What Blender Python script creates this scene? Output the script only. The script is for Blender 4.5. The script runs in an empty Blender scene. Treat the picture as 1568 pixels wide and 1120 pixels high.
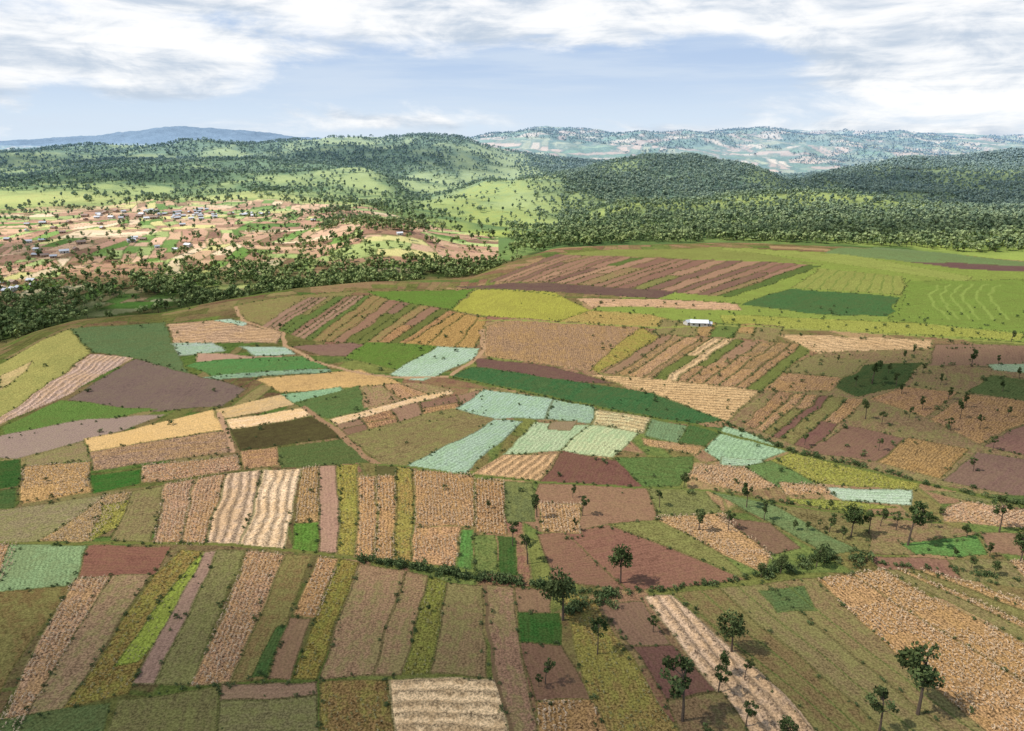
import bpy, math, random, numpy as np, time
from mathutils import Vector
T0=time.time()
rng=np.random.default_rng(7); random.seed(7)
F=1046.; P=math.radians(18.3); H=100.
cP,sP=math.cos(P),math.sin(P)
scene=bpy.context.scene
# ---------------------------------------------------------------- helpers
def ray(u,v):
    wy=F*cP+(560-v)*sP; wz=-F*sP+(560-v)*cP
    return (u-784)/wy, wz/wy
def lin(c):
    c=np.asarray(c,float)/255.
    return np.where(c<=.04045,c/12.92,((c+.055)/1.055)**2.4)
_tab=rng.random((8,512,512))
def vn(x,y,seed=0):
    xi=np.floor(x).astype(int); yi=np.floor(y).astype(int)
    fx=x-xi; fy=y-yi; fx=fx*fx*(3-2*fx); fy=fy*fy*(3-2*fy)
    t=_tab[seed%8]; o=seed*37
    a=t[(xi+o)&511,yi&511]; b=t[(xi+1+o)&511,yi&511]
    c=t[(xi+o)&511,(yi+1)&511]; d=t[(xi+1+o)&511,(yi+1)&511]
    return (a*(1-fx)+b*fx)*(1-fy)+(c*(1-fx)+d*fx)*fy
def fbm(x,y,wl,octv=4,seed=0,gain=.5):
    s=0;a=1;n=0
    for i in range(octv):
        s=s+a*(vn(x/wl+i*13.7,y/wl+i*7.3,seed+i)-.5); n+=a; a*=gain; wl=wl/2.03
    return s/n*2
def sstep(a,b,x):
    t=np.clip((x-a)/(b-a),0,1); return t*t*(3-2*t)
# ---------------------------------------------------------------- terrain relief (ridge lines, valley lines)
def L(*p): return p
layers=[
 ('flat',20),('flat',150),('flat',240),
 L((-400,570,290),(0,548,325),(60,520,345),(120,498,375),(250,491,390),(350,468,410),(450,450,440),(560,441,470),(720,437,490),(780,410,540),(850,386,600),(930,381,620),(1100,376,640),(1300,386,620),(1568,410,560),(1970,430,520)),
 L((-400,540,440),(0,515,470),(120,490,490),(350,455,560),(560,432,620),(720,420,680),(850,383,800),(1100,374,850),(1300,376,800),(1568,398,700),(1970,410,640)),
 L((-400,340,900),(0,335,1000),(200,322,1080),(420,318,1120),(560,322,1100),(640,345,1000),(760,372,900),(850,370,900),(1000,352,1000),(1300,352,1000),(1568,365,850),(1970,380,800)),
 L((-400,295,1400),(0,290,1500),(200,285,1550),(400,280,1600),(560,300,1400),(640,322,1200),(760,348,1050),(850,342,1150),(930,312,1300),(1010,298,1400),(1150,300,1400),(1300,303,1400),(1400,312,1400),(1568,325,1300),(1970,340,1200)),
 L((-400,285,1600),(0,280,1700),(400,270,1800),(560,288,1600),(640,312,1380),(760,335,1250),(850,332,1350),(930,322,1550),(1010,312,1700),(1200,312,1700),(1400,320,1650),(1568,322,1500),(1970,330,1400)),
 L((-400,265,2000),(0,262,2000),(400,250,2200),(560,268,2000),(640,305,1600),(770,282,1900),(870,260,2100),(980,242,2200),(1060,238,2250),(1150,254,2200),(1210,286,2000),(1300,262,2300),(1400,246,2500),(1568,232,2700),(1970,215,2900)),
 L((-400,262,2150),(0,259,2150),(400,248,2400),(560,268,2200),(640,303,1850),(770,292,2150),(870,275,2400),(980,262,2600),(1060,260,2600),(1150,272,2600),(1210,286,2500),(1300,275,2700),(1400,262,2900),(1568,250,3000),(1970,240,3200)),
 L((-400,235,2800),(0,232,2800),(100,229,2900),(300,221,3000),(420,216,3100),(560,209,3300),(690,213,3300),(760,231,3200),(850,250,3200),(1000,255,3300),(1060,258,3300),(1210,276,3100),(1300,262,3300),(1568,248,3500),(1970,240,3600)),
 L((-400,238,3600),(0,238,3600),(400,228,3800),(560,224,3900),(690,224,3900),(760,237,3900),(850,246,3900),(1210,266,3900),(1568,246,4200),(1970,240,4300)),
 L((-400,231,6000),(0,231,6000),(400,224,6000),(600,220,6000),(690,218,5600),(740,209,5500),(830,196,5500),(900,202,5500),(1000,205,5600),(1130,199,5700),(1300,202,5800),(1450,208,6000),(1568,212,6000),(1970,215,6200)),
 L((-400,225,9500),(0,225,9500),(500,223,9500),(800,214,9500),(1568,216,9500),(1970,217,9500)),
 L((-400,221,13500),(0,217,13500),(60,214,13500),(120,210,13500),(200,202,13500),(265,195,13500),(330,198,13500),(400,203,13500),(450,210,13500),(520,215,13500),(700,218,13500),(1970,217,13500)),
 ('flat',17500)]
NC=1440
Sg=np.linspace(-1.10,1.10,NC)
K=len(layers); YK=np.zeros((K,NC)); ZK=np.zeros((K,NC))
ker=np.hanning(31); ker/=ker.sum()
def smo(a): return np.convolve(np.pad(a,15,mode='edge'),ker,'valid')
for i,l in enumerate(layers):
    if l[0]=='flat':
        YK[i]=l[1]; ZK[i]=0 if l[1]<1000 else -60; continue
    ss=[];ys=[];zs=[]
    for (u,v,y) in l:
        s,k=ray(u,v); ss.append(s); ys.append(y); zs.append(H+k*y)
    YK[i]=smo(np.interp(Sg,ss,ys)); ZK[i]=smo(np.interp(Sg,ss,zs))
for i in range(1,K): YK[i]=np.maximum(YK[i],YK[i-1]+15)
vv=np.arange(1330,402,-1.4)
kk=np.array([ray(784,v)[1] for v in vv]); Yn=H/(-kk)
Yf=Yn[-1]*np.exp(np.arange(1,600)*.0066); Yf=Yf[Yf<17400]
Ys=np.concatenate([Yn,Yf]); NR=len(Ys)
# monotone cubic through knots
h=np.diff(YK,axis=0); dl=np.diff(ZK,axis=0)/h
m=np.zeros_like(YK); m[0]=dl[0]; m[-1]=dl[-1]
pr=dl[:-1]*dl[1:]
with np.errstate(divide='ignore',invalid='ignore'):
    w1=2*h[1:]+h[:-1]; w2=h[1:]+2*h[:-1]
    hm=(w1+w2)/(w1/dl[:-1]+w2/dl[1:])
m[1:-1]=np.where(pr>0,hm,0)
m=np.nan_to_num(m)
Z=np.zeros((NR,NC)); TT=np.zeros((NR,NC)); cols=np.arange(NC)
for r in range(NR):
    y=Ys[r]; idx=np.clip((YK<=y).sum(0)-1,0,K-2)
    y0=YK[idx,cols]; hh=h[idx,cols]; t=np.clip((y-y0)/hh,0,1)
    z0=ZK[idx,cols]; z1=ZK[idx+1,cols]; m0=m[idx,cols]*hh; m1=m[idx+1,cols]*hh
    Z[r]=(2*t**3-3*t**2+1)*z0+(t**3-2*t**2+t)*m0+(-2*t**3+3*t**2)*z1+(t**3-t**2)*m1
    TT[r]=idx+t
YY=np.repeat(Ys[:,None],NC,1); XX=Ys[:,None]*Sg[None,:]
hm=sstep(800,1500,YY)
rid=1-np.abs(fbm(XX,YY,520,4,3))*2
Z+=hm*(fbm(XX,YY,330,5,1)*17+(rid-.6)*22)*(1+sstep(3500,6000,YY)*.6)
Z+=sstep(9500,12500,YY)*(1-np.abs(fbm(XX,YY,1500,5,2))*2-.6)*30
Z+=fbm(XX,YY,130,3,5)*1.3*sstep(60,200,YY)*(1+sstep(500,900,YY)*2)
Z+=fbm(XX,YY,9,3,6)*.10
Z+=20*np.exp(-((Sg[None,:]+.185)/.085)**2-((YY-840)/110)**2)
print('terrain',NR,NC,time.time()-T0)
def zat(x,y):
    x=np.asarray(x,float); y=np.asarray(y,float)
    c=np.clip((x/y-Sg[0])/(Sg[1]-Sg[0]),0,NC-1.001); r=np.clip(np.interp(y,Ys,np.arange(NR)),0,NR-1.001)
    ci=c.astype(int); ri=r.astype(int); fc=c-ci; fr=r-ri
    return (Z[ri,ci]*(1-fc)+Z[ri,ci+1]*fc)*(1-fr)+(Z[ri+1,ci]*(1-fc)+Z[ri+1,ci+1]*fc)*fr
def tat(x,y):
    c=np.clip(((x/y-Sg[0])/(Sg[1]-Sg[0])).astype(int),0,NC-1); r=np.clip(np.interp(y,Ys,np.arange(NR)).astype(int),0,NR-1)
    return TT[r,c]
Z0=Z.copy()
def ground(u,v):
    """terrain position hit by the camera ray through an image pixel"""
    s,k=ray(u,v)
    c=min(max((s-Sg[0])/(Sg[1]-Sg[0]),0),NC-1.001); ci=int(c); fc=c-ci
    zc=Z0[:,ci]*(1-fc)+Z0[:,ci+1]*fc
    d=H+k*Ys-zc
    ix=np.argmax(d<=0)
    if ix==0: ix=1 if d[0]<=0 else NR-1
    a,b=d[ix-1],d[ix]; f=a/(a-b) if a!=b else 0
    y=Ys[ix-1]+(Ys[ix]-Ys[ix-1])*f
    return s*y,y
# ---------------------------------------------------------------- land cover
A=np.zeros((NR,NC,3)); B=np.zeros((NR,NC,3)); PR=np.zeros((NR,NC,3)); PR[:,:,2]=.4
def patchwork(sel,cell,sw,pal,seed,edge=(90,105,55),ew=1.0,warp=.09):
    """big irregular cells, each split into parallel strips"""
    x=XX[sel]; y=YY[sel]
    x=x+fbm(x,y,cell*.8,2,seed)*cell*warp; y=y+fbm(x,y,cell*.7,2,seed+2)*cell*warp
    gx=np.floor(x/cell).astype(int); gy=np.floor(y/cell).astype(int)
    best=np.full(x.shape,1e9); sec=np.full(x.shape,1e9); bid=np.zeros(x.shape,int)
    t1=_tab[(seed+1)%8]; t2=_tab[(seed+2)%8]
    for i in(-1,0,1):
        for j in(-1,0,1):
            cx=gx+i; cy=gy+j
            px=(cx+.15+.7*t1[cx&511,cy&511])*cell; py=(cy+.15+.7*t2[cx&511,cy&511])*cell
            d=np.hypot(x-px,y-py); cid=((cx&511)*512+(cy&511))
            up=d<best; sec=np.where(up,best,np.minimum(sec,d)); best=np.where(up,d,best); bid=np.where(up,cid,bid)
    r1=_tab[(seed+3)%8].ravel()[bid]; r2=_tab[(seed+4)%8].ravel()[bid]
    ang=r1*.7-.2+np.where(r2>.5,1.57,0)
    ca,sa=np.cos(ang),np.sin(ang)
    p=x*ca+y*sa; q=-x*sa+y*ca
    w=sw*(.6+r2*.9)
    st=np.floor(p/w).astype(int); qw=w*3.2; ql=np.floor(q/qw+st*.37).astype(int)
    hid=(st*73+ql*191+bid*17)&262143
    rc=_tab[(seed+5)%8].ravel()[hid]
    pal=lin(pal); ci=(rc*len(pal)*.9999).astype(int); col=pal[ci]
    col=col*(.85+.3*_tab[(seed+6)%8].ravel()[hid])[:,None]
    fe=np.minimum(np.abs(p/w-np.round(p/w))*w,np.abs((q/qw+st*.37)-np.round(q/qw+st*.37))*qw)
    e=np.minimum(fe,(sec-best)*.5)
    em=(e<ew)[:,None]
    col=np.where(em,col*.4+lin(edge)*.6,col)
    A[sel]=col; B[sel]=col*.65+lin((115,120,60))*.35
    PR[sel]=np.stack([q*0+p/1.2,np.full(x.shape,.05),np.full(x.shape,.55)],-1)
near=[(140,115,88),(128,105,80),(120,112,70),(150,120,95),(160,132,100),(110,118,62),(95,115,60),(135,100,85),(125,110,75)]
sel=TT<4.02
patchwork(sel,75,11,near,1,ew=.5)
vill=[(226,190,164),(208,170,146),(180,142,124),(236,214,186),(182,204,130),(112,156,72),(224,220,150),(158,122,106),(130,170,88),(218,182,154),(194,152,132),(204,160,140)]  # village parcel tones, lifted to carry the strong sunlight there
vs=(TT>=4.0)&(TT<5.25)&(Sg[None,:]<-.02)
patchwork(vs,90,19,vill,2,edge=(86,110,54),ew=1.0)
# shade of clouds low on the slope near the river, painted as darker green
lw=(sstep(4.42,4.1,TT)*(Sg[None,:]<-.3))[...,None]*.75
A=A*(1-lw)+A*np.array([.50,.66,.50])*lw; B=B*(1-lw)+B*np.array([.55,.72,.55])*lw
fl=(TT>=4.0)&(Sg[None,:]>=-.02)|(TT>=5.25)
n1=fbm(XX,YY,260,5,4)[fl]; n2=fbm(XX,YY,60,4,5)[fl]
g=sstep(-.25,.35,n1+.5*n2)[:,None]
rt=sstep(.02,.1,XX/YY)[fl][:,None]
A[fl]=(lin((112,144,78))*(1-g)+lin((174,194,108))*g)*(1-rt)+(lin((84,114,54))*(1-g)+lin((152,174,80))*g)*rt; B[fl]=A[fl]*.76
PR[fl]=np.array([0,0,.5])
yg=((TT>5.2)&(TT<8.0)).astype(float)*np.exp(-((Sg[None,:]+.035)/.10)**2)
c1b=np.exp(-((TT-5.85)/.22)**2)*(Sg[None,:]>.06)*(Sg[None,:]<.62)*.8
yg=(np.maximum(yg,c1b)*sstep(-.5,.1,fbm(XX,YY,120,3,2)))[...,None]; A=A*(1-yg)+lin((176,190,84))*yg; B=B*(1-yg)+lin((144,166,70))*yg
# pale pasture fringe between the village and the forested slopes
pf=(np.exp(-((TT-5.45)/.22)**2)*(Sg[None,:]<-.2)*.8)[...,None]; A=A*(1-pf)+lin((200,204,122))*pf; B=B*(1-pf)+lin((176,190,104))*pf
fp=(TT>11.0)&(TT<13.2)
far=[(232,202,172),(208,178,148),(150,178,118),(112,154,92),(242,222,192),(140,152,100),(92,132,76),(190,196,140)]
patchwork(fp,340,72,far,4,ew=9,edge=(76,116,66),warp=.2)
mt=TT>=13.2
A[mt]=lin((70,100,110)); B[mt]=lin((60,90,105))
# river-side scrub on the left valley floor
rv=np.exp(-((TT-4.0)/.15)**2)*(Sg[None,:]<.05)*sstep(-.35,.05,fbm(XX,YY,60,3,2)+.3)
rv=rv[...,None]; A=A*(1-rv)+lin((78,98,50))*rv; B=B*(1-rv)+lin((58,78,40))*rv
WX=fbm(XX,YY,14,3,6); WY=fbm(XX,YY,14,3,7)
wamp=(.8+YY*.0038); WX=XX+WX*wamp; WY=YY+WY*wamp
RND=rng.random((NR,NC))
STY={ # B colour, row period, row contrast, speckle, height jitter
 'corn':((138,112,66),.95,.14,1.0,.45),
 'pile':((150,125,88),2.7,.28,.75,.25),
 'soil':(None,1.1,.05,.38,.04),
 'fal':((108,114,62),1.3,.05,.65,.08),
 'grn':(None,1.0,.08,.6,.12),
 'cab':((114,144,108),1.5,.12,.6,.10),
 'weed':((112,120,46),1.1,.06,.9,.35),
 'wht':((172,144,90),1.2,.08,.45,.1)}
cornpolys=[]; edgepts=[]
def paint(w,sty,col,border=True,bcol=(92,100,52)):
    w=np.asarray(w,float); x,y=w[:,0],w[:,1]
    s=x/y
    c0=max(int((s.min()-.02-Sg[0])/(Sg[1]-Sg[0])),0); c1=min(int((s.max()+.02-Sg[0])/(Sg[1]-Sg[0]))+2,NC)
    r0=max(np.searchsorted(Ys,y.min()*.97)-1,0); r1=min(np.searchsorted(Ys,y.max()*1.03)+2,NR)
    if c1<=c0 or r1<=r0: return
    X=WX[r0:r1,c0:c1]; Y=WY[r0:r1,c0:c1]; ins=np.zeros(X.shape,bool); dm=np.full(X.shape,1e9)
    n=len(w)
    for i in range(n):
        x0,y0=w[i]; x1,y1=w[(i+1)%n]
        cr=((y0>Y)!=(y1>Y))
        with np.errstate(divide='ignore',invalid='ignore'):
            xi=(x1-x0)*(Y-y0)/(y1-y0+1e-12)+x0
        ins^=cr&(X<xi)
        dx,dy=x1-x0,y1-y0; l2=dx*dx+dy*dy+1e-9
        t=np.clip(((X-x0)*dx+(Y-y0)*dy)/l2,0,1)
        dm=np.minimum(dm,np.hypot(X-x0-t*dx,Y-y0-t*dy))
        ln=math.sqrt(l2)
        if border and .5*(y0+y1)<520:
            ne=rng.poisson(ln*.2); tt=rng.random(ne)[:,None]; edgepts.append(w[i]+(w[(i+1)%n]-w[i])*tt+rng.normal(0,.4,(ne,2)))
    bB,per,amp,spk,jit=STY[sty]
    ca=lin(col)*(1+rng.uniform(-.06,.06)); cb=ca*.78+lin((100,108,50))*.12 if bB is None else ca*.42+lin(bB)*.58
    if sty=='grn': cb=ca*.62+lin((120,110,70))*.14
    d=w[1]-w[0]; d/=np.hypot(*d)+1e-9; nrm=np.array([-d[1],d[0]])
    a=A[r0:r1,c0:c1]; b=B[r0:r1,c0:c1]; p=PR[r0:r1,c0:c1]; z=Z[r0:r1,c0:c1]
    a[ins]=ca; b[ins]=cb
    ph=(X*nrm[0]+Y*nrm[1])/per
    p[ins]=np.stack([ph[ins],np.full(ins.sum(),amp),np.full(ins.sum(),spk)],-1)
    yy=YY[r0:r1,c0:c1]
    fade=np.clip((dm-.2)/.8,0,1)
    zz=(RND[r0:r1,c0:c1])*jit*(.35+.65*(yy>180))*fade
    if sty=='pile': zz=zz+(np.sin(ph*6.2832)*.5+.5)**2*.45*fade
    z[ins]=(Z0[r0:r1,c0:c1]+zz)[ins]
    if border:
        bw=.22+.0011*yy
        k=ins&(dm<bw)
        bc=lin(bcol)*rng.uniform(.7,1.25); a[k]=a[k]*.4+bc*.6; b[k]=a[k]*.8; p[k]=(0,0,.8)
    if sty in('corn','weed') and y.mean()<205: cornpolys.append((w,sty,d,nrm,ca))
def fld(sty,col,*pts,**k):
    w=[ground(*q) for q in pts]; paint(w,sty,col,**k)
def strips(q,n,pal,jit=.3,**k):
    g=[np.array(ground(*p)) for p in q]
    e=np.cumsum(rng.uniform(1-jit,1+jit,n)); e=np.concatenate([[0],e/e[-1]])
    for i in range(n):
        sty,col=pal[rng.integers(len(pal))] if len(pal)!=n else pal[i]
        a0=g[0]+(g[3]-g[0])*e[i]; a1=g[1]+(g[2]-g[1])*e[i]; b0=g[0]+(g[3]-g[0])*e[i+1]; b1=g[1]+(g[2]-g[1])*e[i+1]
        if rng.random()<.4 and n>4:
            f=rng.uniform(.3,.7); m0=a0+(a1-a0)*f; m1=b0+(b1-b0)*f; s2,c2=pal[rng.integers(len(pal))]
            paint([a0,m0,m1,b0],sty,col,**k); paint([m0,a1,b1,m1],s2,c2,**k)
        else: paint([a0,a1,b1,b0],sty,col,**k)
def line(width,col,*pts,spk=.3):
    g=[np.array(ground(*p)) for p in pts]
    for q0,q1 in zip(g[:-1],g[1:]):
        x=np.array([q0[0],q1[0]]); y=np.array([q0[1],q1[1]]); s=x/y
        c0=max(int((s.min()-.03-Sg[0])/(Sg[1]-Sg[0])),0); c1=min(int((s.max()+.03-Sg[0])/(Sg[1]-Sg[0]))+2,NC)
        r0=max(np.searchsorted(Ys,y.min()-6)-1,0); r1=min(np.searchsorted(Ys,y.max()+6)+2,NR)
        X=WX[r0:r1,c0:c1];Y=WY[r0:r1,c0:c1]; dx,dy=q1-q0; l2=dx*dx+dy*dy+1e-9
        t=np.clip(((X-x[0])*dx+(Y-y[0])*dy)/l2,0,1); dm=np.hypot(X-x[0]-t*dx,Y-y[0]-t*dy)
        k=dm<width*.5
        A[r0:r1,c0:c1][k]=lin(col); B[r0:r1,c0:c1][k]=lin(col)*.85; PR[r0:r1,c0:c1][k]=(0,0,spk); Z[r0:r1,c0:c1][k]=Z0[r0:r1,c0:c1][k]
CN=(176,142,102)
# --- hill fields behind / right
fld('grn',(132,152,66),(1085,378),(1290,388),(1560,413),(1700,420),(1750,540),(1568,524),(1110,498),(870,486),(1000,440))
fld('grn',(118,144,92),(1262,388),(1340,379),(1568,401),(1568,409),(1400,402),border=False)
strips([(745,433),(850,390),(1262,407),(1120,456)],22,[('soil',(152,120,102)),('soil',(128,100,90)),('fal',(126,124,76)),('grn',(94,118,60)),('soil',(162,130,108)),('soil',(138,106,94)),('fal',(146,122,92))])
strips([(850,390),(930,383),(1100,379),(1262,405)],1,[('grn',(138,148,76))])
fld('soil',(110,88,84),(690,438),(790,433),(1040,447),(1005,457),(790,447))
fld('pile',(190,158,128),(880,457),(1040,459),(1125,464),(1135,476),(1000,471),(905,470))
fld('grn',(150,164,80),(1100,382),(1250,399),(1475,432),(1490,424),(1300,390),(1110,379))
fld('grn',(144,154,76),(1256,411),(1212,440),(1385,453),(1385,424))
for i in range(1,9): line(1.0,(118,136,64),(1256+129*i/9,411+13*i/9),(1212+173*i/9,440+13*i/9))
fld('grn',(74,112,66),(1130,466),(1212,442),(1385,456),(1375,486),(1250,482))
fld('weed',(152,158,72),(1100,482),(1400,495),(1568,512),(1568,522),(1250,505),(1110,497))
fld('grn',(122,148,62),(1390,430),(1568,428),(1620,500),(1568,510),(1360,490))
for o_ in(0,16,34,50,70,90): line(1.6,(134,156,72),(1440+o_,436),(1424+o_,452),(1434+o_,470),(1452+o_,490))
fld('soil',(114,88,88),(1396,402),(1470,403),(1640,410),(1640,418),(1470,412))
# --- mid left striped hill
fld('fal',(140,128,84),(352,470),(450,453),(545,446),(520,470),(455,512),(380,492))
strips([(400,500),(470,455),(570,452),(475,522)],9,[('soil',(148,120,104)),('fal',(138,126,84)),('soil',(158,128,110)),('grn',(100,122,62)),('soil',(142,112,95))])
strips([(475,522),(570,452),(700,478),(618,530)],9,[('soil',(150,118,98)),('corn',(160,126,90)),('fal',(150,124,86)),('soil',(136,108,93)),('grn',(110,120,62))])
strips([(618,530),(700,478),(745,487),(728,532)],3,[('corn',(162,134,80))])
fld('grn',(104,140,54),(560,447),(725,443),(690,474),(600,461))
fld('grn',(158,160,62),(690,474),(728,444),(850,449),(905,476),(850,493),(760,486))
fld('corn',(162,148,84),(850,493),(905,476),(1000,482),(1060,500),(985,503))
fld('corn',(158,132,104),(738,547),(742,500),(792,488),(985,502),(1012,516),(922,571),(850,560))
fld('weed',(156,140,74),(985,502),(1012,516),(955,550),(915,571),(905,566),(940,530))
fld('soil',(118,90,85),(725,549),(850,561),(945,587),(890,587),(728,563))
fld('grn',(66,110,66),(690,577),(722,562),(880,584),(1000,602),(1108,644),(1060,650),(850,611))
fld('pile',(186,160,118),(900,573),(1030,580),(1162,600),(1110,646),(1000,602))
strips([(922,571),(1012,514),(1250,528),(1165,600)],12,[('corn',(158,130,100)),('soil',(150,122,98)),('pile',(192,168,130)),('corn',(170,140,108)),('fal',(132,124,76)),('corn',(148,126,94)),('grn',(112,124,64))])
strips([(1000,512),(1015,490),(1200,500),(1190,522)],6,[('fal',(139,126,88)),('corn',(162,136,92)),('grn',(108,130,66))])
fld('pile',(188,162,124),(1190,512),(1430,521),(1412,552),(1250,540))
# --- left dome
fld('grn',(96,122,80),(110,503),(252,494),(292,577),(208,549),(140,540))
fld('fal',(156,154,86),(-120,600),(60,524),(110,503),(140,541),(0,640),(-150,700))
fld('fal',(182,164,116),(0,575),(50,552),(40,570),(0,600))
fld('pile',(174,148,122),(255,497),(340,490),(432,510),(427,527),(270,528))
fld('cab',(156,174,168),(265,525),(330,525),(347,538),(275,545))
fld('cab',(168,190,180),(322,491),(350,489),(378,495),(372,501))
fld('cab',(154,178,166),(365,531),(440,531),(452,543),(390,546))
fld('soil',(172,142,124),(300,541),(390,546),(460,545),(450,553),(300,556))
fld('grn',(86,138,76),(286,560),(300,556),(470,546),(505,564),(335,579))
fld('cab',(120,148,128),(312,577),(505,565),(508,571),(330,583))
fld('wht',(188,158,106),(385,582),(550,567),(622,588),(430,601))
fld('soil',(136,108,98),(445,531),(540,524),(562,530),(530,546),(490,546))
fld('grn',(102,134,54),(527,549),(562,523),(668,531),(610,568))
fld('cab',(162,188,170),(594,575),(668,531),(733,533),(726,550),(650,584))
# --- left band
fld('soil',(122,105,100),(103,613),(208,549),(378,596),(345,621),(240,632))
fld('pile',(180,158,146),(-40,668),(140,543),(206,548),(90,612),(0,650),border=False)
fld('grn',(98,132,60),(0,656),(95,613),(242,628),(10,672))
fld('soil',(154,136,128),(-60,700),(0,668),(140,641),(258,635),(150,671),(25,702))
fld('wht',(206,176,120),(130,673),(330,627),(346,660),(135,691))
fld('corn',(156,132,112),(135,691),(345,661),(355,692),(141,720))
fld('fal',(146,130,98),(35,702),(130,676),(138,704),(35,716))
fld('wht',(190,166,124),(330,627),(440,602),(470,618),(345,642))
fld('wht',(224,196,158),(345,643),(465,625),(477,637),(350,659))
fld('soil',(84,78,52),(350,659),(478,638),(527,669),(362,691))
fld('cab',(128,166,132),(430,604),(520,592),(530,608),(450,618))
fld('grn',(92,120,68),(450,618),(550,590),(568,627),(505,643),(472,632))
strips([(548,592),(560,625),(700,598),(640,586)],3,[('corn',(167,135,104)),('fal',(154,128,100))])
strips([(508,645),(530,668),(745,632),(735,597)],5,[('soil',(146,118,99)),('soil',(134,105,90)),('corn',(156,124,96))])
fld('wht',(208,182,148),(505,644),(690,595),(693,602),(515,652))
fld('fal',(134,122,84),(530,668),(690,625),(775,641),(620,716),(585,712))
fld('grn',(90,110,62),(420,686),(530,671),(567,709),(430,716))
# --- cabbage parcels
fld('cab',(152,178,160),(618,717),(758,643),(802,647),(735,700),(715,726))
fld('cab',(152,180,164),(692,626),(742,597),(850,612),(838,641),(760,643))
fld('cab',(140,166,148),(850,612),(914,622),(906,648),(838,641))
fld('cab',(170,188,152),(765,696),(820,646),(906,650),(855,693))
fld('cab',(178,190,148),(855,693),(906,649),(980,662),(940,700))
fld('soil',(142,126,102),(845,645),(885,643),(875,660),(838,657))
fld('pile',(186,156,118),(718,729),(765,696),(855,697),(825,736))
fld('soil',(120,86,77),(825,737),(860,691),(1012,716),(985,746))
fld('pile',(182,178,138),(912,627),(1000,640),(985,664),(908,649))
fld('grn',(118,148,108),(985,666),(1000,641),(1052,652),(1036,680))
fld('grn',(76,112,62),(1036,678),(1052,651),(1110,656),(1080,684))
fld('cab',(144,176,144),(1078,690),(1110,653),(1145,661),(1208,691),(1145,716),(1105,709))
fld('corn',(172,144,108),(980,669),(1078,686),(1070,698),(985,681))
fld('grn',(92,120,64),(940,700),(1065,700),(1045,746),(985,746))
fld('cab',(156,182,158),(1105,700),(1170,705),(1165,716),(1103,712))
fld('corn',(174,146,114),(1048,732),(1070,712),(1140,716),(1192,746),(1130,753))
fld('grn',(100,130,74),(1140,716),(1180,706),(1250,740),(1190,746))
fld('weed',(146,146,68),(1180,706),(1215,692),(1412,736),(1405,751),(1250,740))
fld('cab',(176,198,178),(1250,745),(1400,751),(1395,773),(1290,766))
fld('weed',(146,154,70),(1200,760),(1290,766),(1380,776),(1300,783),(1230,775))
fld('corn',(180,150,116),(1190,738),(1262,743),(1275,756),(1200,758))
# --- right slope
fld('fal',(136,116,88),(1108,646),(1165,600),(1250,540),(1600,530),(1700,760),(1568,770),(1440,745),(1215,692))
strips([(1135,650),(1190,600),(1330,612),(1240,690)],6,[('corn',(160,132,102)),('soil',(124,92,85)),('corn',(152,124,96)),('fal',(126,118,76))])
fld('grn',(72,94,56),(1273,592),(1322,560),(1412,555),(1384,592),(1312,608))
fld('corn',(156,128,97),(1165,600),(1200,570),(1290,580),(1273,600))
fld('fal',(132,122,84),(1200,568),(1240,545),(1330,552),(1290,580))
fld('corn',(156,126,98),(1330,612),(1384,592),(1470,600),(1420,640))
fld('soil',(132,104,90),(1230,692),(1300,650),(1388,672),(1342,708))
fld('corn',(148,124,84),(1342,708),(1390,670),(1482,688),(1440,733))
fld('soil',(124,100,92),(1440,736),(1490,692),(1600,706),(1600,772))
fld('soil',(134,103,94),(1505,684),(1568,650),(1640,670),(1600,704))
fld('corn',(154,126,96),(1425,642),(1480,602),(1600,620),(1568,650),(1500,682))
fld('grn',(92,110,66),(1480,600),(1520,575),(1640,590),(1600,620))
fld('soil',(140,114,96),(1420,560),(1430,527),(1600,530),(1600,556),(1510,560))
fld('cab',(148,170,142),(1508,558),(1600,556),(1600,574),(1525,568))
strips([(1410,752),(1470,765),(1700,800),(1640,765)],2,[('fal',(120,120,78)),('grn',(92,114,64))])
fld('corn',(176,146,118),(1440,783),(1478,767),(1640,795),(1640,818),(1445,798))
fld('fal',(140,118,90),(1250,800),(1380,782),(1440,800),(1500,818),(1400,850),(1330,850))
fld('grn',(96,140,72),(1375,832),(1495,820),(1512,852),(1400,850))
fld('soil',(142,114,94),(1500,816),(1640,818),(1640,856),(1512,850))
strips([(1330,852),(1345,872),(1700,915),(1640,860)],3,[('soil',(144,110,95)),('fal',(134,124,88)),('corn',(172,144,114))])
# --- middle brown area
fld('soil',(142,113,91),(825,738),(990,746),(1012,798),(930,806),(860,830),(800,800))
fld('fal',(116,120,74),(1012,798),(990,746),(1080,750),(1110,786),(1000,792))
fld('soil',(134,102,85),(820,816),(860,812),(960,905),(840,892))
fld('soil',(138,102,87),(860,815),(930,806),(1145,885),(1100,892),(960,905))
fld('fal',(126,126,74),(930,806),(1010,795),(1110,850),(1150,886))
fld('corn',(176,146,108),(1000,791),(1110,786),(1185,850),(1170,876),(1110,850))
fld('soil',(130,105,87),(1100,790),(1180,800),(1230,840),(1185,850))
fld('grn',(112,136,88),(1085,752),(1170,762),(1320,845),(1270,850),(1180,800))
fld('fal',(124,116,76),(1170,762),(1250,775),(1330,800),(1330,850),(1250,810))
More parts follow.
